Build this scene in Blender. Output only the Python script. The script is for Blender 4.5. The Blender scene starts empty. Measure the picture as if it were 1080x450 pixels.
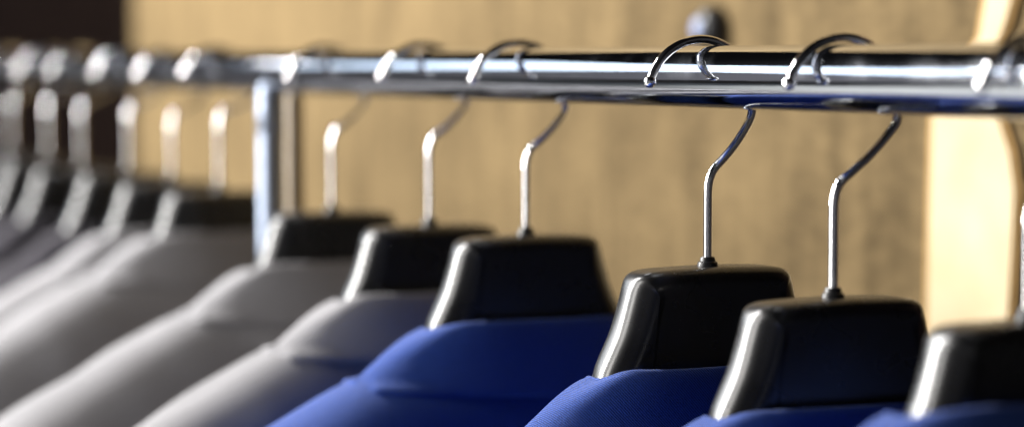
import bpy, bmesh, math, random
from math import sin, cos, pi, radians, sqrt, atan, exp
from mathutils import Vector, noise

sc = bpy.context.scene
C = sc.collection
random.seed(4)

# ------------------------------------------------------------------ camera, world, lamps, exposure
EZ = 1.607            # eye height (m); the rail's centre line is 7 mm below it
RAILZ = 1.600
ALPHA = 25.267
XR = 0.5331           # the rail runs along world Y at X = 0, the camera stands 0.53 m to its side
cam_d = bpy.data.cameras.new('camera')
cam = bpy.data.objects.new('camera', cam_d)
C.objects.link(cam)
cam.location = (-XR, 0, EZ)
cam.rotation_euler = (radians(90 - 3.662), 0, radians(-ALPHA))
cam_d.lens = 83.33
cam_d.sensor_width = 36
cam_d.clip_start = 0.02
cam_d.clip_end = 60
cam_d.dof.use_dof = True
cam_d.dof.focus_distance = 1.045
cam_d.dof.aperture_fstop = 3.35
cam_d.dof.aperture_ratio = 1.15
sc.camera = cam

w = bpy.data.worlds.new('World')
sc.world = w
w.use_nodes = True
wb = w.node_tree.nodes['Background']
# an unlit room: dim grey towards the aisle side (-X) near eye level, nearly black elsewhere
nt = w.node_tree
tcw = nt.nodes.new('ShaderNodeTexCoord'); sep = nt.nodes.new('ShaderNodeSeparateXYZ')
nt.links.new(tcw.outputs['Generated'], sep.inputs[0])
hz = nt.nodes.new('ShaderNodeMath'); hz.operation = 'ABSOLUTE'; nt.links.new(sep.outputs['Z'], hz.inputs[0])
m1 = nt.nodes.new('ShaderNodeMapRange'); m1.inputs[1].default_value = 0.2; m1.inputs[2].default_value = 0.4; m1.inputs[3].default_value = 1; m1.inputs[4].default_value = 0.12
m2 = nt.nodes.new('ShaderNodeMapRange'); m2.inputs[1].default_value = -0.55; m2.inputs[2].default_value = -0.2; m2.inputs[3].default_value = 1; m2.inputs[4].default_value = 0.16
mm = nt.nodes.new('ShaderNodeMath'); mm.operation = 'MULTIPLY'
nt.links.new(hz.outputs[0], m1.inputs[0]); nt.links.new(sep.outputs['X'], m2.inputs[0])
nt.links.new(m1.outputs[0], mm.inputs[0]); nt.links.new(m2.outputs[0], mm.inputs[1])
sc_ = nt.nodes.new('ShaderNodeMath'); sc_.operation = 'MULTIPLY'; sc_.inputs[1].default_value = 0.20
nt.links.new(mm.outputs[0], sc_.inputs[0]); nt.links.new(sc_.outputs[0], wb.inputs[1])
wb.inputs[0].default_value = (0.95, 0.93, 1.0, 1)

def area(name, loc, target, sx, sy, power, col):
    d = bpy.data.lights.new(name, 'AREA')
    d.shape = 'RECTANGLE'; d.size = sx; d.size_y = sy
    d.energy = power; d.color = col
    o = bpy.data.objects.new(name, d)
    C.objects.link(o)
    o.location = loc
    o.rotation_euler = (Vector(target) - Vector(loc)).to_track_quat('-Z', 'Y').to_euler()
    return o

# tall bright window to the left of the rack, and a wide dimmer bluish one further along
area('window_light', (-2.5, 1.55, 2.18), (0, 1.25, 1.6), 0.50, 2.3, 62, (1.0, 0.97, 0.93))
area('side_fill_light', (-1.85, 2.85, 2.17), (0, 1.8, 1.5), 0.32, 1.25, 155, (1.0, 0.98, 0.95))  # extra lamp added to brighten the far hooks and jackets
area('far_window_light', (-3.85, 9.0, 4.0), (-3.85, 0.0, 4.0), 3.7, 1.8, 54, (0.70, 0.84, 1.0))
# small ceiling spots of the shop, above the aisle
for lx, ly, lz, pw in ((-1.15, 6.60, 3.05, 2.5), (-1.55, 7.70, 3.25, 2.5)):
    pd = bpy.data.lights.new('ceiling_spot', 'POINT'); pd.energy = pw; pd.shadow_soft_size = 0.05; pd.color = (1.0, 0.97, 0.96)
    po = bpy.data.objects.new('ceiling_spot', pd); C.objects.link(po); po.location = (lx, ly, lz)
# narrow strip lamp added high over the aisle to brighten the hook arcs
area('hook_strip_light', (-1.42, 3.05, 3.22), (0, 2.1, 1.6), 0.15, 1.25, 160, (1.0, 0.98, 0.96))
# unseen spot added to brighten the pale floor that the rail reflects
sd = bpy.data.lights.new('floor_fill_spot', 'SPOT'); sd.energy = 2300; sd.spot_size = radians(56); sd.spot_blend = 0.5; sd.shadow_soft_size = 0.08
so = bpy.data.objects.new('floor_fill_spot', sd); C.objects.link(so)
so.location = (-4.6, 4.2, 6.0); so.rotation_euler = (0, 0, 0)

sc.view_settings.view_transform = 'Standard'
sc.view_settings.look = 'None'
sc.view_settings.exposure = 0
sc.view_settings.gamma = 1
sc.cycles.use_denoising = True
sc.cycles.max_bounces = 8
sc.cycles.sample_clamp_indirect = 6
sc.cycles.caustics_reflective = False
sc.cycles.caustics_refractive = False

# ------------------------------------------------------------------ materials
def mat(name, col, rough=0.5, metal=0.0, **kw):
    m = bpy.data.materials.new(name); m.use_nodes = True
    b = m.node_tree.nodes['Principled BSDF']
    b.inputs['Base Color'].default_value = (*col, 1)
    b.inputs['Roughness'].default_value = rough
    b.inputs['Metallic'].default_value = metal
    for k, v in kw.items():
        b.inputs[k.replace('_', ' ')].default_value = v
    return m, m.node_tree, b

def chrome(name, col=(0.80, 0.82, 0.86), rough=0.06, speck=0.25):
    m, nt, b = mat(name, col, rough, 1.0)
    tc = nt.nodes.new('ShaderNodeTexCoord')
    n = nt.nodes.new('ShaderNodeTexNoise'); n.inputs['Scale'].default_value = 900; n.inputs['Detail'].default_value = 4
    n2 = nt.nodes.new('ShaderNodeTexNoise'); n2.inputs['Scale'].default_value = 30
    r = nt.nodes.new('ShaderNodeMapRange')
    r.inputs[1].default_value = 0.55; r.inputs[2].default_value = 0.75
    r.inputs[3].default_value = rough; r.inputs[4].default_value = rough + speck
    nt.links.new(tc.outputs['Object'], n.inputs['Vector'])
    nt.links.new(tc.outputs['Object'], n2.inputs['Vector'])
    nt.links.new(n.outputs['Fac'], r.inputs[0])
    nt.links.new(r.outputs[0], b.inputs['Roughness'])
    bp = nt.nodes.new('ShaderNodeBump'); bp.inputs['Strength'].default_value = 0.05; bp.inputs['Distance'].default_value = 0.0006
    nt.links.new(n2.outputs['Fac'], bp.inputs['Height'])
    nt.links.new(bp.outputs[0], b.inputs['Normal'])
    return m

def cloth(name, col, col2, sheen=0.3, twill=0.0006, contrast=1.0, bump=0.5):
    """suit wool: a fine diagonal twill with slubs"""
    m, nt, b = mat(name, col, 0.85)
    b.inputs['Sheen Weight'].default_value = sheen
    b.inputs['Sheen Roughness'].default_value = 0.35
    b.inputs['Specular IOR Level'].default_value = 0.25
    tc = nt.nodes.new('ShaderNodeTexCoord')
    mp = nt.nodes.new('ShaderNodeMapping')
    mp.inputs['Rotation'].default_value = (0, radians(38), 0)
    wv = nt.nodes.new('ShaderNodeTexWave'); wv.bands_direction = 'X'
    wv.inputs['Scale'].default_value = 2 * pi / (20 * twill)
    wv.inputs['Distortion'].default_value = 2.2; wv.inputs['Detail'].default_value = 2
    wv.inputs['Detail Scale'].default_value = 3.0
    wn = nt.nodes.new('ShaderNodeTexNoise'); wn.inputs['Scale'].default_value = 1500; wn.inputs['Detail'].default_value = 2
    ad = nt.nodes.new('ShaderNodeMath'); ad.operation = 'ADD'
    nt.links.new(tc.outputs['Object'], mp.inputs['Vector'])
    nt.links.new(mp.outputs[0], wv.inputs['Vector'])
    nt.links.new(tc.outputs['Object'], wn.inputs['Vector'])
    nt.links.new(wv.outputs['Fac'], ad.inputs[0]); nt.links.new(wn.outputs['Fac'], ad.inputs[1])
    hf = nt.nodes.new('ShaderNodeMapRange'); hf.inputs[1].default_value = 0.6; hf.inputs[2].default_value = 1.4
    nt.links.new(ad.outputs[0], hf.inputs[0])
    mx = nt.nodes.new('ShaderNodeMix'); mx.data_type = 'RGBA'
    mx.inputs['A'].default_value = (*col, 1); mx.inputs['B'].default_value = (*col2, 1)
    nt.links.new(hf.outputs[0], mx.inputs['Factor'])
    nt.links.new(mx.outputs['Result'], b.inputs['Base Color'])
    bp = nt.nodes.new('ShaderNodeBump'); bp.inputs['Strength'].default_value = bump; bp.inputs['Distance'].default_value = 0.0003
    nt.links.new(hf.outputs[0], bp.inputs['Height'])
    nt.links.new(bp.outputs[0], b.inputs['Normal'])
    return m

M_RAIL = chrome('rail_chrome', (0.74, 0.77, 0.83), 0.05, 0.12)
def rail_wear():
    nt = M_RAIL.node_tree; b = nt.nodes['Principled BSDF']
    tc = nt.nodes.new('ShaderNodeTexCoord')
    mp = nt.nodes.new('ShaderNodeMapping'); mp.inputs['Scale'].default_value = (1.0, 0.10, 1.0)
    n = nt.nodes.new('ShaderNodeTexNoise'); n.inputs['Scale'].default_value = 900; n.inputs['Detail'].default_value = 3
    nt.links.new(tc.outputs['Object'], mp.inputs['Vector']); nt.links.new(mp.outputs[0], n.inputs['Vector'])
    n2 = nt.nodes.new('ShaderNodeTexNoise'); n2.inputs['Scale'].default_value = 38; n2.inputs['Detail'].default_value = 5
    nt.links.new(tc.outputs['Object'], n2.inputs['Vector'])
    r = nt.nodes.new('ShaderNodeMapRange'); r.inputs[1].default_value = 0.45; r.inputs[2].default_value = 0.72
    r.inputs[3].default_value = 0.035; r.inputs[4].default_value = 0.10
    nt.links.new(n2.outputs['Fac'], r.inputs[0]); nt.links.new(r.outputs[0], b.inputs['Roughness'])
    bp = nt.nodes.new('ShaderNodeBump'); bp.inputs['Strength'].default_value = 0.10; bp.inputs['Distance'].default_value = 0.00012
    nt.links.new(n.outputs['Fac'], bp.inputs['Height'])
    old = b.inputs['Normal'].links[0].from_node
    nt.links.new(old.outputs[0], bp.inputs['Normal']); nt.links.new(bp.outputs[0], b.inputs['Normal'])
rail_wear()
M_WIRE = chrome('hook_chrome', (0.90, 0.90, 0.92), 0.07, 0.10)
M_POST, _, _ = mat('post_satin_chrome', (0.16, 0.185, 0.235), 0.40, 1.0)
M_BLUE = cloth('blue_wool', (0.007, 0.023, 0.110), (0.033, 0.094, 0.43), sheen=0.15, twill=0.00095, bump=0.9)
M_GREY = cloth('light_grey_wool', (0.165, 0.162, 0.172), (0.290, 0.286, 0.298), 0.15, bump=0.2)
M_MID = cloth('mid_grey_wool', (0.12, 0.117, 0.13), (0.21, 0.205, 0.222), 0.15, bump=0.2)
M_CHAR = cloth('charcoal_wool', (0.014, 0.012, 0.018), (0.032, 0.029, 0.038), 0.2, bump=0.2)

def black_plastic():
    m, nt, b = mat('black_plastic', (0.008, 0.008, 0.0085), 0.27)
    b.inputs['Specular IOR Level'].default_value = 0.62
    tc = nt.nodes.new('ShaderNodeTexCoord')
    n = nt.nodes.new('ShaderNodeTexNoise'); n.inputs['Scale'].default_value = 700; n.inputs['Detail'].default_value = 3
    n2 = nt.nodes.new('ShaderNodeTexNoise'); n2.inputs['Scale'].default_value = 45; n2.inputs['Detail'].default_value = 3
    nt.links.new(tc.outputs['Object'], n.inputs['Vector']); nt.links.new(tc.outputs['Object'], n2.inputs['Vector'])
    r = nt.nodes.new('ShaderNodeMapRange'); r.inputs[3].default_value = 0.22; r.inputs[4].default_value = 0.34
    nt.links.new(n2.outputs['Fac'], r.inputs[0]); nt.links.new(r.outputs[0], b.inputs['Roughness'])
    bp = nt.nodes.new('ShaderNodeBump'); bp.inputs['Strength'].default_value = 0.12; bp.inputs['Distance'].default_value = 0.0002
    nt.links.new(n.outputs['Fac'], bp.inputs['Height']); nt.links.new(bp.outputs[0], b.inputs['Normal'])
    # dust specks
    v = nt.nodes.new('ShaderNodeTexVoronoi'); v.inputs['Scale'].default_value = 190
    nt.links.new(tc.outputs['Object'], v.inputs['Vector'])
    lt = nt.nodes.new('ShaderNodeMath'); lt.operation = 'LESS_THAN'; lt.inputs[1].default_value = 0.045
    nt.links.new(v.outputs['Distance'], lt.inputs[0])
    mx = nt.nodes.new('ShaderNodeMix'); mx.data_type = 'RGBA'
    mx.inputs['A'].default_value = (0.008, 0.008, 0.0085, 1); mx.inputs['B'].default_value = (0.06, 0.06, 0.055, 1)
    nt.links.new(lt.outputs[0], mx.inputs['Factor']); nt.links.new(mx.outputs['Result'], b.inputs['Base Color'])
    return m
M_PLASTIC = black_plastic()
M_PLUG, _, _ = mat('black_rubber', (0.012, 0.012, 0.013), 0.35)

def wall_mat():
    m, nt, b = mat('tan_linen_wall', (0.5, 0.35, 0.19), 0.95)
    b.inputs['Specular IOR Level'].default_value = 0.1
    tc = nt.nodes.new('ShaderNodeTexCoord')
    def stretched(sy, sz, scale, detail):
        mp = nt.nodes.new('ShaderNodeMapping'); mp.inputs['Scale'].default_value = (1, sy, sz)
        n = nt.nodes.new('ShaderNodeTexNoise'); n.inputs['Scale'].default_value = scale; n.inputs['Detail'].default_value = detail
        nt.links.new(tc.outputs['Object'], mp.inputs['Vector']); nt.links.new(mp.outputs[0], n.inputs['Vector'])
        return n
    a = stretched(1, 0.12, 80, 6); c = stretched(0.3, 1, 160, 6); d = stretched(1.0, 0.55, 16, 8)
    s1 = nt.nodes.new('ShaderNodeMath'); s1.operation = 'ADD'
    s2 = nt.nodes.new('ShaderNodeMath'); s2.operation = 'ADD'
    nt.links.new(a.outputs['Fac'], s1.inputs[0]); nt.links.new(c.outputs['Fac'], s1.inputs[1])
    nt.links.new(s1.outputs[0], s2.inputs[0]); nt.links.new(d.outputs['Fac'], s2.inputs[1])
    r = nt.nodes.new('ShaderNodeMapRange'); r.inputs[1].default_value = 1.15; r.inputs[2].default_value = 1.85
    nt.links.new(s2.outputs[0], r.inputs[0])
    mx = nt.nodes.new('ShaderNodeMix'); mx.data_type = 'RGBA'
    mx.inputs['A'].default_value = (0.072, 0.050, 0.024, 1); mx.inputs['B'].default_value = (0.168, 0.119, 0.058, 1)
    nt.links.new(r.outputs[0], mx.inputs['Factor']); nt.links.new(mx.outputs['Result'], b.inputs['Base Color'])
    bp = nt.nodes.new('ShaderNodeBump'); bp.inputs['Strength'].default_value = 0.3; bp.inputs['Distance'].default_value = 0.001
    nt.links.new(s1.outputs[0], bp.inputs['Height']); nt.links.new(bp.outputs[0], b.inputs['Normal'])
    return m
M_WALL = wall_mat()

def mottled(name, c1, c2, scale, rough):
    m, nt, b = mat(name, c1, rough)
    tc = nt.nodes.new('ShaderNodeTexCoord')
    n = nt.nodes.new('ShaderNodeTexNoise'); n.inputs['Scale'].default_value = scale; n.inputs['Detail'].default_value = 4
    nt.links.new(tc.outputs['Object'], n.inputs['Vector'])
    mx = nt.nodes.new('ShaderNodeMix'); mx.data_type = 'RGBA'
    mx.inputs['A'].default_value = (*c1, 1); mx.inputs['B'].default_value = (*c2, 1)
    nt.links.new(n.outputs['Fac'], mx.inputs['Factor']); nt.links.new(mx.outputs['Result'], b.inputs['Base Color'])
    return m
M_DARK = mottled('dark_brown_wall', (0.10, 0.060, 0.045), (0.22, 0.13, 0.095), 2.0, 0.9)
M_CREAM = mottled('sunpatch_cream', (0.44, 0.32, 0.165), (0.60, 0.50, 0.33), 22, 0.8)
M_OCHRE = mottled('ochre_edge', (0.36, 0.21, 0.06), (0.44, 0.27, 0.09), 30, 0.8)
M_GLINT = mottled('glint_blue', (0.20, 0.25, 0.42), (0.26, 0.32, 0.50), 20, 0.45)
M_TAN = mottled('tan_lacquer', (0.14, 0.098, 0.05), (0.20, 0.145, 0.078), 20, 0.35)

# ------------------------------------------------------------------ helpers
def link_mesh(name, verts, faces, m, parent=None, smooth=True, angle=None):
    me = bpy.data.meshes.new(name)
    me.from_pydata([tuple(v) for v in verts], [], faces)
    bm = bmesh.new(); bm.from_mesh(me)
    bmesh.ops.remove_doubles(bm, verts=bm.verts, dist=1e-6)
    bmesh.ops.recalc_face_normals(bm, faces=bm.faces)
    bm.to_mesh(me); bm.free()
    me.materials.append(m)
    if smooth:
        me.shade_smooth()
        if angle: me.set_sharp_from_angle(angle=radians(angle))
    o = bpy.data.objects.new(name, me); C.objects.link(o)
    if parent: o.parent = parent
    return o

def empty(name, loc, label, cat, group=None):
    o = bpy.data.objects.new(name, None); C.objects.link(o)
    o.location = loc; o.empty_display_size = 0.02
    o['label'] = label; o['category'] = cat
    if group: o['group'] = group
    return o

def tube(path, rad, seg=20, caps=True):
    """round tube along a polyline (list of Vectors); rad: number or list"""
    n = len(path); V = []; F = []
    R = rad if isinstance(rad, (list, tuple)) else [rad] * n
    t0 = (path[1] - path[0]).normalized()
    up = Vector((0, 1, 0)) if abs(t0.y) < 0.9 else Vector((0, 0, 1))
    prev = None
    for i, p in enumerate(path):
        t = (path[min(i + 1, n - 1)] - path[max(i - 1, 0)]).normalized()
        if prev is None: a = up.cross(t).normalized()
        else: a = (prev - t * prev.dot(t)).normalized()
        prev = a; b = t.cross(a)
        for k in range(seg):
            q = 2 * pi * k / seg
            V.append(p + (a * cos(q) + b * sin(q)) * R[i])
    for i in range(n - 1):
        for k in range(seg):
            F.append((i * seg + k, i * seg + (k + 1) % seg, (i + 1) * seg + (k + 1) % seg, (i + 1) * seg + k))
    if caps:
        F.append(tuple(range(seg))); F.append(tuple((n - 1) * seg + k for k in range(seg)))
    return V, F

def lathe(profile, seg=28, axis='Z', origin=(0, 0, 0)):
    """profile: (radius, height) pairs revolved about a vertical (Z) or X axis"""
    V = []; F = []; ox, oy, oz = origin
    for r, h in profile:
        for k in range(seg):
            q = 2 * pi * k / seg
            if axis == 'Z': V.append((ox + r * cos(q), oy + r * sin(q), oz + h))
            else: V.append((ox + h, oy + r * cos(q), oz + r * sin(q)))
    for i in range(len(profile) - 1):
        for k in range(seg):
            F.append((i * seg + k, i * seg + (k + 1) % seg, (i + 1) * seg + (k + 1) % seg, (i + 1) * seg + k))
    return V, F

def interp(x, tab):
    if x <= tab[0][0]: return tab[0][1]
    for (a, fa), (b, fb) in zip(tab, tab[1:]):
        if x <= b:
            t = (x - a) / (b - a)
            return fa + (fb - fa) * t
    return tab[-1][1]

def smoothed(tab, k=0.006):
    return lambda x: sum(interp(x + d * k, tab) for d in (-2, -1, 0, 1, 2)) / 5

def box(x0, x1, y0, y1, z0, z1):
    V = [(x, y, z) for x in (x0, x1) for y in (y0, y1) for z in (z0, z1)]
    F = [(0, 1, 3, 2), (4, 6, 7, 5), (0, 4, 5, 1), (2, 3, 7, 6), (0, 2, 6, 4), (1, 5, 7, 3)]
    return V, F

# ------------------------------------------------------------------ the setting
WX = 0.32
V, F = box(WX, WX + 0.06, 0.92, 2.93, 0.0, 3.2)
wall = link_mesh('wall', V, F, M_WALL, smooth=False)
wall['kind'] = 'structure'; wall['label'] = 'tan linen covered wall behind the clothes rail'
V, F = box(2.6, 2.7, -1.0, 16, 0.0, 4.0)
dw = link_mesh('far_wall', V, F, M_DARK, smooth=False)
dw['kind'] = 'structure'; dw['label'] = 'dark brown wall beyond the end of the tan wall'

M_FLOOR = mottled('pale_floor', (0.62, 0.62, 0.58), (0.72, 0.72, 0.68), 1.5, 0.6)
V, F = box(-12, 2.58, -3, 16, -0.05, 0.0)
fl = link_mesh('floor', V, F, M_FLOOR, smooth=False)
fl['kind'] = 'structure'; fl['label'] = 'pale floor under the clothes rail'

# pale board on the wall: sunlight painted as a traced cream slab, ochre edge strip
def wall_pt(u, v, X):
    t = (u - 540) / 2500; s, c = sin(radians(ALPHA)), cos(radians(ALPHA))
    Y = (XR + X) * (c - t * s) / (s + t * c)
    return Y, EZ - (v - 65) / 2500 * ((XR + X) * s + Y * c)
def slab_outline(name, pts, X0, X1, m, parent=None):
    n = len(pts)
    V = [(X0, y, z) for y, z in pts] + [(X1, y, z) for y, z in pts]
    F = [tuple(range(n)), tuple(range(2 * n - 1, n - 1, -1))] + [(i, (i + 1) % n, n + (i + 1) % n, n + i) for i in range(n)]
    return link_mesh(name, V, F, m, parent, smooth=False)
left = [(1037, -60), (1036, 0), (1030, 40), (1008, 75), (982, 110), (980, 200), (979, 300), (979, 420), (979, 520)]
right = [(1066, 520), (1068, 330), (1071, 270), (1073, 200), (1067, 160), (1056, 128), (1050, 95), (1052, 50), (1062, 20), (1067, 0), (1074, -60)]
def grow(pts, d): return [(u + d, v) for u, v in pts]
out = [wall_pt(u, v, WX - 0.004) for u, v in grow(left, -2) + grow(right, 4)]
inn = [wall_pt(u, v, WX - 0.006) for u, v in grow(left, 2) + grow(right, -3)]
pb = empty('wall_sunpatch', (0, 0, 0), 'sunlight painted as a cream board with a wavy ochre right edge on the tan wall', 'sunpatch')
slab_outline('sunpatch_rim', out, WX - 0.004, WX - 0.001, M_OCHRE, pb)
slab_outline('sunpatch', inn, WX - 0.006, WX - 0.0042, M_CREAM, pb)

# round metal knob on the wall, its bluish reflection painted as a front disc
kx = WX; ky, kz = wall_pt(741, 31, WX - 0.012)
kb = empty('wall_knob', (kx, ky, kz), 'small round dark knob with a bluish painted cap on the tan wall above the rail', 'knob')
V, F = lathe([(0.0, -0.018)] + [(0.0165 * sin(radians(q)), -0.004 - 0.014 * cos(radians(q))) for q in range(10, 91, 10)] + [(0.0165, -0.0005), (0, -0.0005)], 32, 'X')
link_mesh('knob_head', V, F, M_PLUG, kb)
V, F = lathe([(0.0, -0.0195), (0.004, -0.019), (0.0065, -0.0178), (0.0075, -0.0155), (0.0075, -0.010), (0.0, -0.010)], 32, 'X')
link_mesh('glint', V, F, M_GLINT, kb)

# ------------------------------------------------------------------ clothes rail
RR = 0.014
rk = empty('clothes_rail', (0, 1.516, 0), 'long polished chrome clothes rail carrying all the hangers on its posts', 'clothes rail')
path = [Vector((0, y, RAILZ)) - Vector((0, 1.516, 0)) for y in [0.05 + 0.1 * i for i in range(42)]]
V, F = tube(path, RR, 96)
link_mesh('rail_tube', V, F, M_RAIL, rk, angle=40)
def post(y, x=-0.006, r=0.0088, m=M_POST, name='post', top=RAILZ - 0.006):
    y = y - 1.516
    V, F = lathe([(0.0, top), (r * 0.6, top - 0.001), (r * 0.9, top - 0.003), (r, top - 0.006), (r, 1.1), (r, 0.6), (r, 0.03), (0, 0.03)], 40, 'Z', (x, y, 0))
    return link_mesh(name, V, F, m, rk, angle=50)
p1 = post(1.492)
V, F = lathe([(0.0088, 0.010), (0.0093, 0.009), (0.0093, -0.009), (0.0088, -0.010)], 40, 'Z', (-0.006, 1.492 - 1.516, RAILZ - 0.030))
link_mesh('clamp_ring', V, F, M_POST, p1, angle=40)
post(1.463, 0.0, 0.0058, M_TAN, 'rear_post', RAILZ - 0.012)

# ------------------------------------------------------------------ hanger
OUT_R = [(0, -0.0900), (0.014, -0.0902), (0.0275, -0.0906), (0.0345, -0.0914), (0.0388, -0.0934), (0.0412, -0.0975), (0.0434, -0.1060),
         (0.0472, -0.1180), (0.0520, -0.1275), (0.0560, -0.1360), (0.0585, -0.1520), (0.0620, -0.1640), (0.0750, -0.1710), (0.0950, -0.1800),
         (0.1200, -0.1910), (0.1550, -0.2080), (0.1850, -0.2230), (0.2020, -0.2360), (0.2080, -0.2470), (0.2050, -0.2580),
         (0.1950, -0.2610), (0.1750, -0.2540), (0.1400, -0.2390), (0.1000, -0.2240), (0.0500, -0.2140), (0, -0.2120)]
def chaikin(P, it=2):
    for _ in range(it):
        Q = [P[0]]
        for a, b in zip(P, P[1:]):
            Q.append((a[0] * .75 + b[0] * .25, a[1] * .75 + b[1] * .25)); Q.append((a[0] * .25 + b[0] * .75, a[1] * .25 + b[1] * .75))
        Q.append(P[-1]); P = Q
    return P
def hanger_form():
    R = chaikin(OUT_R, 2)
    loop = R + [(-x, z) for x, z in reversed(R[1:-1])]
    n = len(loop)
    nor = []
    for i in range(n):
        a = loop[i - 1]; b = loop[(i + 1) % n]
        dx, dz = b[0] - a[0], b[1] - a[1]; L = math.hypot(dx, dz) or 1
        nor.append((dz / L, -dx / L))      # inward for a clockwise loop
    # make sure the normals point inward
    if nor[0][1] > 0: nor = [(-a, -b) for a, b in nor]
    V = []; F = []; rings = []
    K = 9
    def T(x): return 0.0142
    rr = [(0.0078 + 0.0054 * abs(a) ** 1.6 if z > -0.150 else 0.0034) for (a, b), (x, z) in zip(nor, loop)]
    for _ in range(6): rr = [(rr[i - 1] + rr[i] * 2 + rr[(i + 1) % n]) / 4 for i in range(n)]
    for side in (-1, 1):
        ks = range(K + 1) if side < 0 else range(K, -1, -1)
        for k in ks:
            ph = pi / 2 * k / K
            ring = []
            for (x, z), (a, b), r in zip(loop, nor, rr):
                off = r * (1 - sin(ph)); dy = r * (1 - cos(ph))
                X, Z = x + a * off, z + b * off
                ring.append(len(V)); V.append((X, side * (T(x) - dy), Z))
            rings.append(ring)
    for a, b in zip(rings, rings[1:]):
        for i in range(n):
            F.append((a[i], a[(i + 1) % n], b[(i + 1) % n], b[i]))
    me = bpy.data.meshes.new('shoulder_form')
    bm = bmesh.new(); bv = [bm.verts.new(v) for v in V]
    for f in F: bm.faces.new([bv[i] for i in f])
    caps = [bm.faces.new([bv[i] for i in rings[0]]), bm.faces.new([bv[i] for i in reversed(rings[-1])])]
    bmesh.ops.triangulate(bm, faces=caps)
    bmesh.ops.recalc_face_normals(bm, faces=bm.faces)
    bm.to_mesh(me); bm.free()
    me.materials.append(M_PLASTIC); me.shade_smooth(); me.set_sharp_from_angle(angle=radians(28))
    return me
FORM_MESH = hanger_form()
WR = 0.0020
def hook_path(cx, R=0.0270, kz=-0.053, dx=0.0):
    """hook of a hanger: from the stem foot up, over the rail, to the tip; x, z relative to stem axis and eye height"""
    rz = RAILZ - EZ
    cz = rz - sqrt(max((R - WR - RR) ** 2 - cx ** 2, 1e-8)) + 0.0002
    P = [(0, -0.0915), (0, -0.085), (0, -0.075), (0, -0.066), (0, -0.059), (0.0002, -0.0555), (0.0010, -0.0520), (0.0030, -0.0480)]
    P = [(x, z if z < -0.07 else z - (-0.053) + kz) for x, z in P]
    a0 = -18
    end = (cx + R * cos(radians(a0)), cz + R * sin(radians(a0)))
    s = P[-1]
    for k in (0.2, 0.4, 0.6, 0.78, 0.9):
        bow = sin(k * pi) * 0.0012
        P.append((s[0] + (end[0] - s[0]) * k + bow, s[1] + (end[1] - s[1]) * k - bow * 0.6))
    a = a0
    while a <= 166:
        P.append((cx + R * cos(radians(a)), cz + R * sin(radians(a)))); a += 6
    return [Vector((x, 0, z)) for x, z in chaikin(P, 2)]

def make_hanger(x0, y, yaw, cx, label, R=0.027, kz=-0.053, dz=0.0, swivel=0.0):
    h = empty('suit_hanger', (0, y, EZ), label, 'hanger', 'black suit hangers on the chrome rail')
    h.rotation_euler = (0, 0, radians(yaw))
    f = bpy.data.objects.new('shoulder_form', FORM_MESH); C.objects.link(f); f.parent = h
    f.location = (x0, 0, dz)
    p = hook_path(cx - x0, R, kz)
    rot = radians(swivel)
    p = [Vector(((q.x) * cos(rot) + x0, q.x * sin(rot), q.z + (dz if q.z < -0.08 else 0))) for q in p]
    V, F = tube(p, WR, 20)
    hk = link_mesh('hook', V, F, M_WIRE, h, angle=60)
    tip = p[-1]
    V, F = lathe([(0.0028 * sin(radians(q)), 0.0028 * cos(radians(q))) for q in range(0, 181, 15)], 20, 'Z', tuple(tip))
    link_mesh('hook_tip', V, F, M_WIRE, hk)
    V, F = lathe([(0, 0.0046), (0.0028, 0.0046), (0.0034, 0.0040), (0.0036, 0.0026), (0.0044, 0.0022), (0.0047, 0.0012), (0.0047, -0.0015), (0, -0.0015)], 28, 'Z', (x0, 0, -0.0905 + dz))
    link_mesh('stem_collar', V, F, M_PLUG, h, angle=40)
    return h

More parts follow.
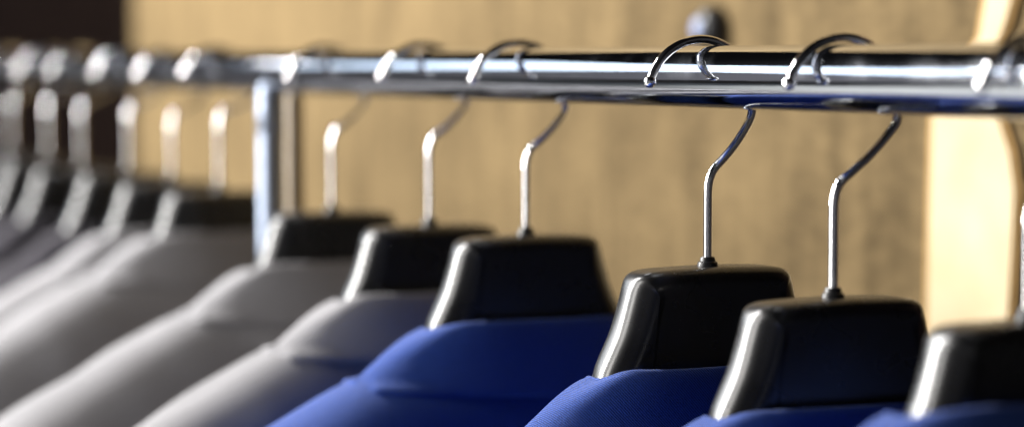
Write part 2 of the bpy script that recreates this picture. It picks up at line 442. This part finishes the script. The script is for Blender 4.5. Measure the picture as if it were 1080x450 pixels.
# ------------------------------------------------------------------ jacket
ZT = smoothed([(0, -0.150), (0.050, -0.150), (0.070, -0.152), (0.090, -0.1570), (0.105, -0.1625), (0.134, -0.1770), (0.163, -0.1930),
               (0.200, -0.2140), (0.222, -0.2300), (0.234, -0.2480), (0.242, -0.290)], 0.005)
TT = smoothed([(0, 0.036), (0.06, 0.037), (0.12, 0.040), (0.20, 0.040), (0.232, 0.032), (0.242, 0.020)], 0.006)
HH = 0.042
def body_y(x, z):
    """how far the back of the jacket stands out (positive) at x, z"""
    k = (ZT(abs(x)) - z) / HH
    if k <= 0: return 0
    k = min(k, 1)
    return TT(abs(x)) * sin(math.acos(1 - k))
def make_jacket(x0, y, dz, yaw, m, label, seed, group, wrinkle=0.003, lean=0.0):
    j = empty('suit_jacket', (0, y, EZ), label, 'jacket', group)
    j.rotation_euler = (0, 0, radians(yaw))
    off = Vector((seed * 3.1, seed * 1.7, seed * 0.9))
    def wr(x, z, side):
        dn = min(1, max(0, (-z - 0.15) / 0.25))
        a = noise.noise(Vector((x * 9, side * 3, z * 3.5)) + off) * (0.5 + 2.0 * dn)
        b = noise.noise(Vector((x * 22 + z * 12, side * 5, z * 9)) + off) * 0.5
        return (a + b) * wrinkle * 1.6
    V = []; F = []
    NX = 92
    xs = [-0.242 + 0.484 * i / NX for i in range(NX + 1)]
    prof = []
    for k in range(0, 15): prof.append(('c', radians(90 * k / 14)))
    for k in range(1, 24): prof.append(('d', k / 23))
    def pt(x, q, side):
        ax = abs(x); zt = ZT(ax) + lean * x; T = TT(ax)
        if q[0] == 'c':
            yy = T * sin(q[1]); z = zt - HH * (1 - cos(q[1]))
        else:
            d = q[1] ** 1.3; z0 = zt - HH; z = z0 + (-0.80 - z0) * d
            yy = T * (1 + 0.25 * d)
        wv = wr(x, z, side)
        g = sin(q[1]) if q[0] == 'c' else 1
        xx = x * (1 - 0.10 * (q[1] if q[0] == 'd' else 0))
        return (xx, side * (yy + wv * g), z + wv * 0.5 * (1 - g))
    for x in xs:
        col = [pt(x, q, -1) for q in reversed(prof)] + [pt(x, q, 1) for q in prof[1:]]
        V += col
    m_ = len(prof) * 2 - 1
    for i in range(NX):
        for k in range(m_ - 1):
            F.append((i * m_ + k, i * m_ + k + 1, (i + 1) * m_ + k + 1, (i + 1) * m_ + k))
    b = link_mesh('body', [(v[0] + x0, v[1], v[2] + dz) for v in V], F, m, j)
    # collar: stand inside, roll at the top, leaf outside ending in an edge of its own
    V = []; F = []
    NT = 96; A, B = 0.0590, 0.027
    rows = 0
    for i in range(NT + 1):
        th = radians(-150 + 300 * i / NT)
        st, ct = sin(th), cos(th)
        sq = lambda q: math.copysign(abs(q) ** 0.70, q)
        s6, c6 = sq(st), sq(ct)
        drop = max(0, (abs(th) - radians(95)) / radians(55)) ** 1.4
        ztop = -0.1295 - 0.0045 * abs(st) ** 7 - 0.045 * drop + 0.0012 * noise.noise(Vector((th * 1.6, seed, 0))) + lean * A * st
        col = []
        for v in (1.0, 0.6, 0.25): col.append(((A - 0.0035) * s6, -(B - 0.0035) * c6, ztop - 0.003 - 0.028 * v))
        for q in (150, 120, 90, 60, 35):       # the roll
            e = 0.0016 + 0.0020 * cos(radians(180 - q))
            col.append(((A - e) * s6, -(B - e) * c6, ztop - 0.0022 + 0.0022 * sin(radians(q))))
        leaf = []
        zl = -0.1655 + 0.0045 * abs(st) - 0.05 * drop + lean * 0.1 * st
        for k in range(1, 17):
            v = k / 16
            a = A + (0.0985 - A) * v * (1 - 0.3 * drop); bb = B + (0.036 - B) * v ** 0.8
            z = ztop - 0.001 + (zl - ztop) * v ** (1.12 + 0.22 * abs(st))
            bl = min(1, v * 1.6)
            x, yv = a * (s6 * (1 - bl) + st * bl), -bb * (c6 * (1 - bl) + ct * bl)
            if v > 0.05:
                fl = (body_y(x, z) + 0.0035) * (1 if yv <= 0 else -1)
                if yv <= 0: yv = min(yv, -(body_y(x, z - lean * x) + 0.0032) * min(1, abs(ct) * 3))
                else: yv = max(yv, (body_y(x, z - lean * x) + 0.0032) * min(1, abs(ct) * 3))
            zmin = ZT(abs(x)) + lean * x + 0.0018
            if abs(ct) < 0.35: z = max(z, zmin - 0.02 * abs(ct))
            leaf.append((x, yv, z))
        x, yv, z = leaf[-1]
        leaf.append((x * 0.998, yv * 0.99, z - 0.0018)); leaf.append((x * 0.985, yv * 0.93, z - 0.0022)); leaf.append((x * 0.93, yv * 0.86, z + 0.002))
        col += leaf; rows = len(col)
        V += [(p[0] + x0, p[1], p[2] + dz) for p in col]
    for i in range(NT):
        for k in range(rows - 1):
            F.append((i * rows + k, i * rows + k + 1, (i + 1) * rows + k + 1, (i + 1) * rows + k))
    link_mesh('collar', V, F, m, j)
    # sleeves
    for s in (-1, 1):
        V = []; F = []; SG = 28
        spine = [(0.205, -0.235, 0.030, 0.034), (0.222, -0.262, 0.036, 0.042), (0.236, -0.31, 0.036, 0.046), (0.246, -0.40, 0.034, 0.045), (0.250, -0.52, 0.032, 0.042), (0.246, -0.64, 0.030, 0.038), (0.240, -0.78, 0.028, 0.034)]
        for (sx, sz, ra, rb) in spine:
            for k in range(SG):
                q = 2 * pi * k / SG
                w_ = 1 + 0.08 * noise.noise(Vector((q, sz * 8, seed + s)))
                V.append((s * (sx + ra * cos(q) * w_) + x0, rb * sin(q) * w_, sz + dz + lean * s * sx))
        for i in range(len(spine) - 1):
            for k in range(SG):
                F.append((i * SG + k, i * SG + (k + 1) % SG, (i + 1) * SG + (k + 1) % SG, (i + 1) * SG + k))
        F.append(tuple(range(SG)))
        link_mesh('sleeve', V, F, m, j)
    return j

GB, GG = 'blue wool suit jackets on the rail', 'grey suit jackets on the rail'
GD = 'charcoal suit jackets at the far end'
#  Y      hanger: x0,  yaw, cx,     kz,     dz      | jacket: dz, material
H = [
 (0.6920, 0.0, 0, 0.004, -0.054, -0.003, 0.010, M_BLUE, 'nearest black hanger cut off by the right edge of the picture', 'blue jacket nearest the camera in the bottom right corner', GB, 0.003),
 (0.8205, 0.0, 0, 0.004, -0.054, -0.0065, -0.008, M_BLUE, 'black hanger with lavender tinted stem in front of the cream board', 'blue jacket on the hanger next to the cream board', GB, 0.003),
 (0.9233, 0.0, 0, -0.004, -0.053, -0.0015, -0.004, M_BLUE, 'sharply focused black hanger with crisp chrome hook, third from the right', 'sharply focused blue jacket with visible twill weave', GB, 0.003),
 (1.1121, 0.0, 0, -0.004, -0.050, 0.0, -0.002, M_BLUE, 'slightly blurred black hanger holding the farthest blue jacket', 'blue jacket farthest along the rail, beside the first grey one', GB, 0.003),
 (1.2393, 0.0, 0, -0.003, -0.047, -0.0025, 0.001, M_GREY, 'black hanger holding the grey jacket next to the blue ones', 'pale grey jacket directly beyond the blue jackets', GG, 0.006),
 (1.3944, 0.0, 0, -0.003, -0.048, -0.0035, 0.006, M_GREY, 'black hanger just nearer than the upright post of the rail', 'pale grey jacket just nearer than the upright post', GG, 0.0075),
 (1.6193, 0.0, 0, 0.0, -0.040, -0.0015, 0.010, M_GREY, 'first black hanger beyond the upright post', 'pale grey jacket first beyond the upright post', GG, 0.0075),
 (1.7333, 0.0, 0, 0.0, -0.044, 0.0, 0.004, M_GREY, 'second black hanger beyond the upright post', 'pale grey jacket second beyond the upright post', GG, 0.0075),
 (1.8511, 0.0, 0, 0.0, -0.040, 0.002, 0.000, M_CHAR, 'third black hanger beyond the upright post', 'dark charcoal jacket right beside the grey jackets', GD, 0.004),
 (1.9961, 0.0, 0, 0.0, -0.040, 0.0, -0.002, M_CHAR, 'fourth black hanger beyond the post, with dim stem', 'dark charcoal jacket second beyond the grey jackets', GD, 0.003),
 (2.1101, 0.0, 0, 0.0, -0.038, 0.003, -0.002, M_CHAR, 'fifth black hanger beyond the post, with dim stem', 'dark charcoal jacket third beyond the grey jackets', GD, 0.003),
 (2.2478, 0.0, 0, 0.0, -0.038, 0.003, -0.002, M_CHAR, 'farthest visible black hanger at the left edge of the picture', 'dark charcoal jacket farthest along the rail, at the left edge', GD, 0.003),
]
for i, (y, x0, yaw, cx, kz, hdz, jdz, m, lh, lj, grp, wk) in enumerate(H):
    rv = random.Random(i * 7 + 3)
    sw = (0, 0, 0, 0, -6, 5, -9, 8, -12, 6, -14, 9)[i]
    yaw = (0, 0, 0, 0, 1.0, -1.5, 2.0, -2.0, 2.5, -1.0, 3.0, -2.5)[i]
    make_hanger(x0, y, yaw, cx, lh, 0.027 + rv.uniform(-0.0008, 0.0012), kz, hdz, sw)
    make_jacket(x0, y, jdz, yaw, m, lj, i + 1, grp, wk)
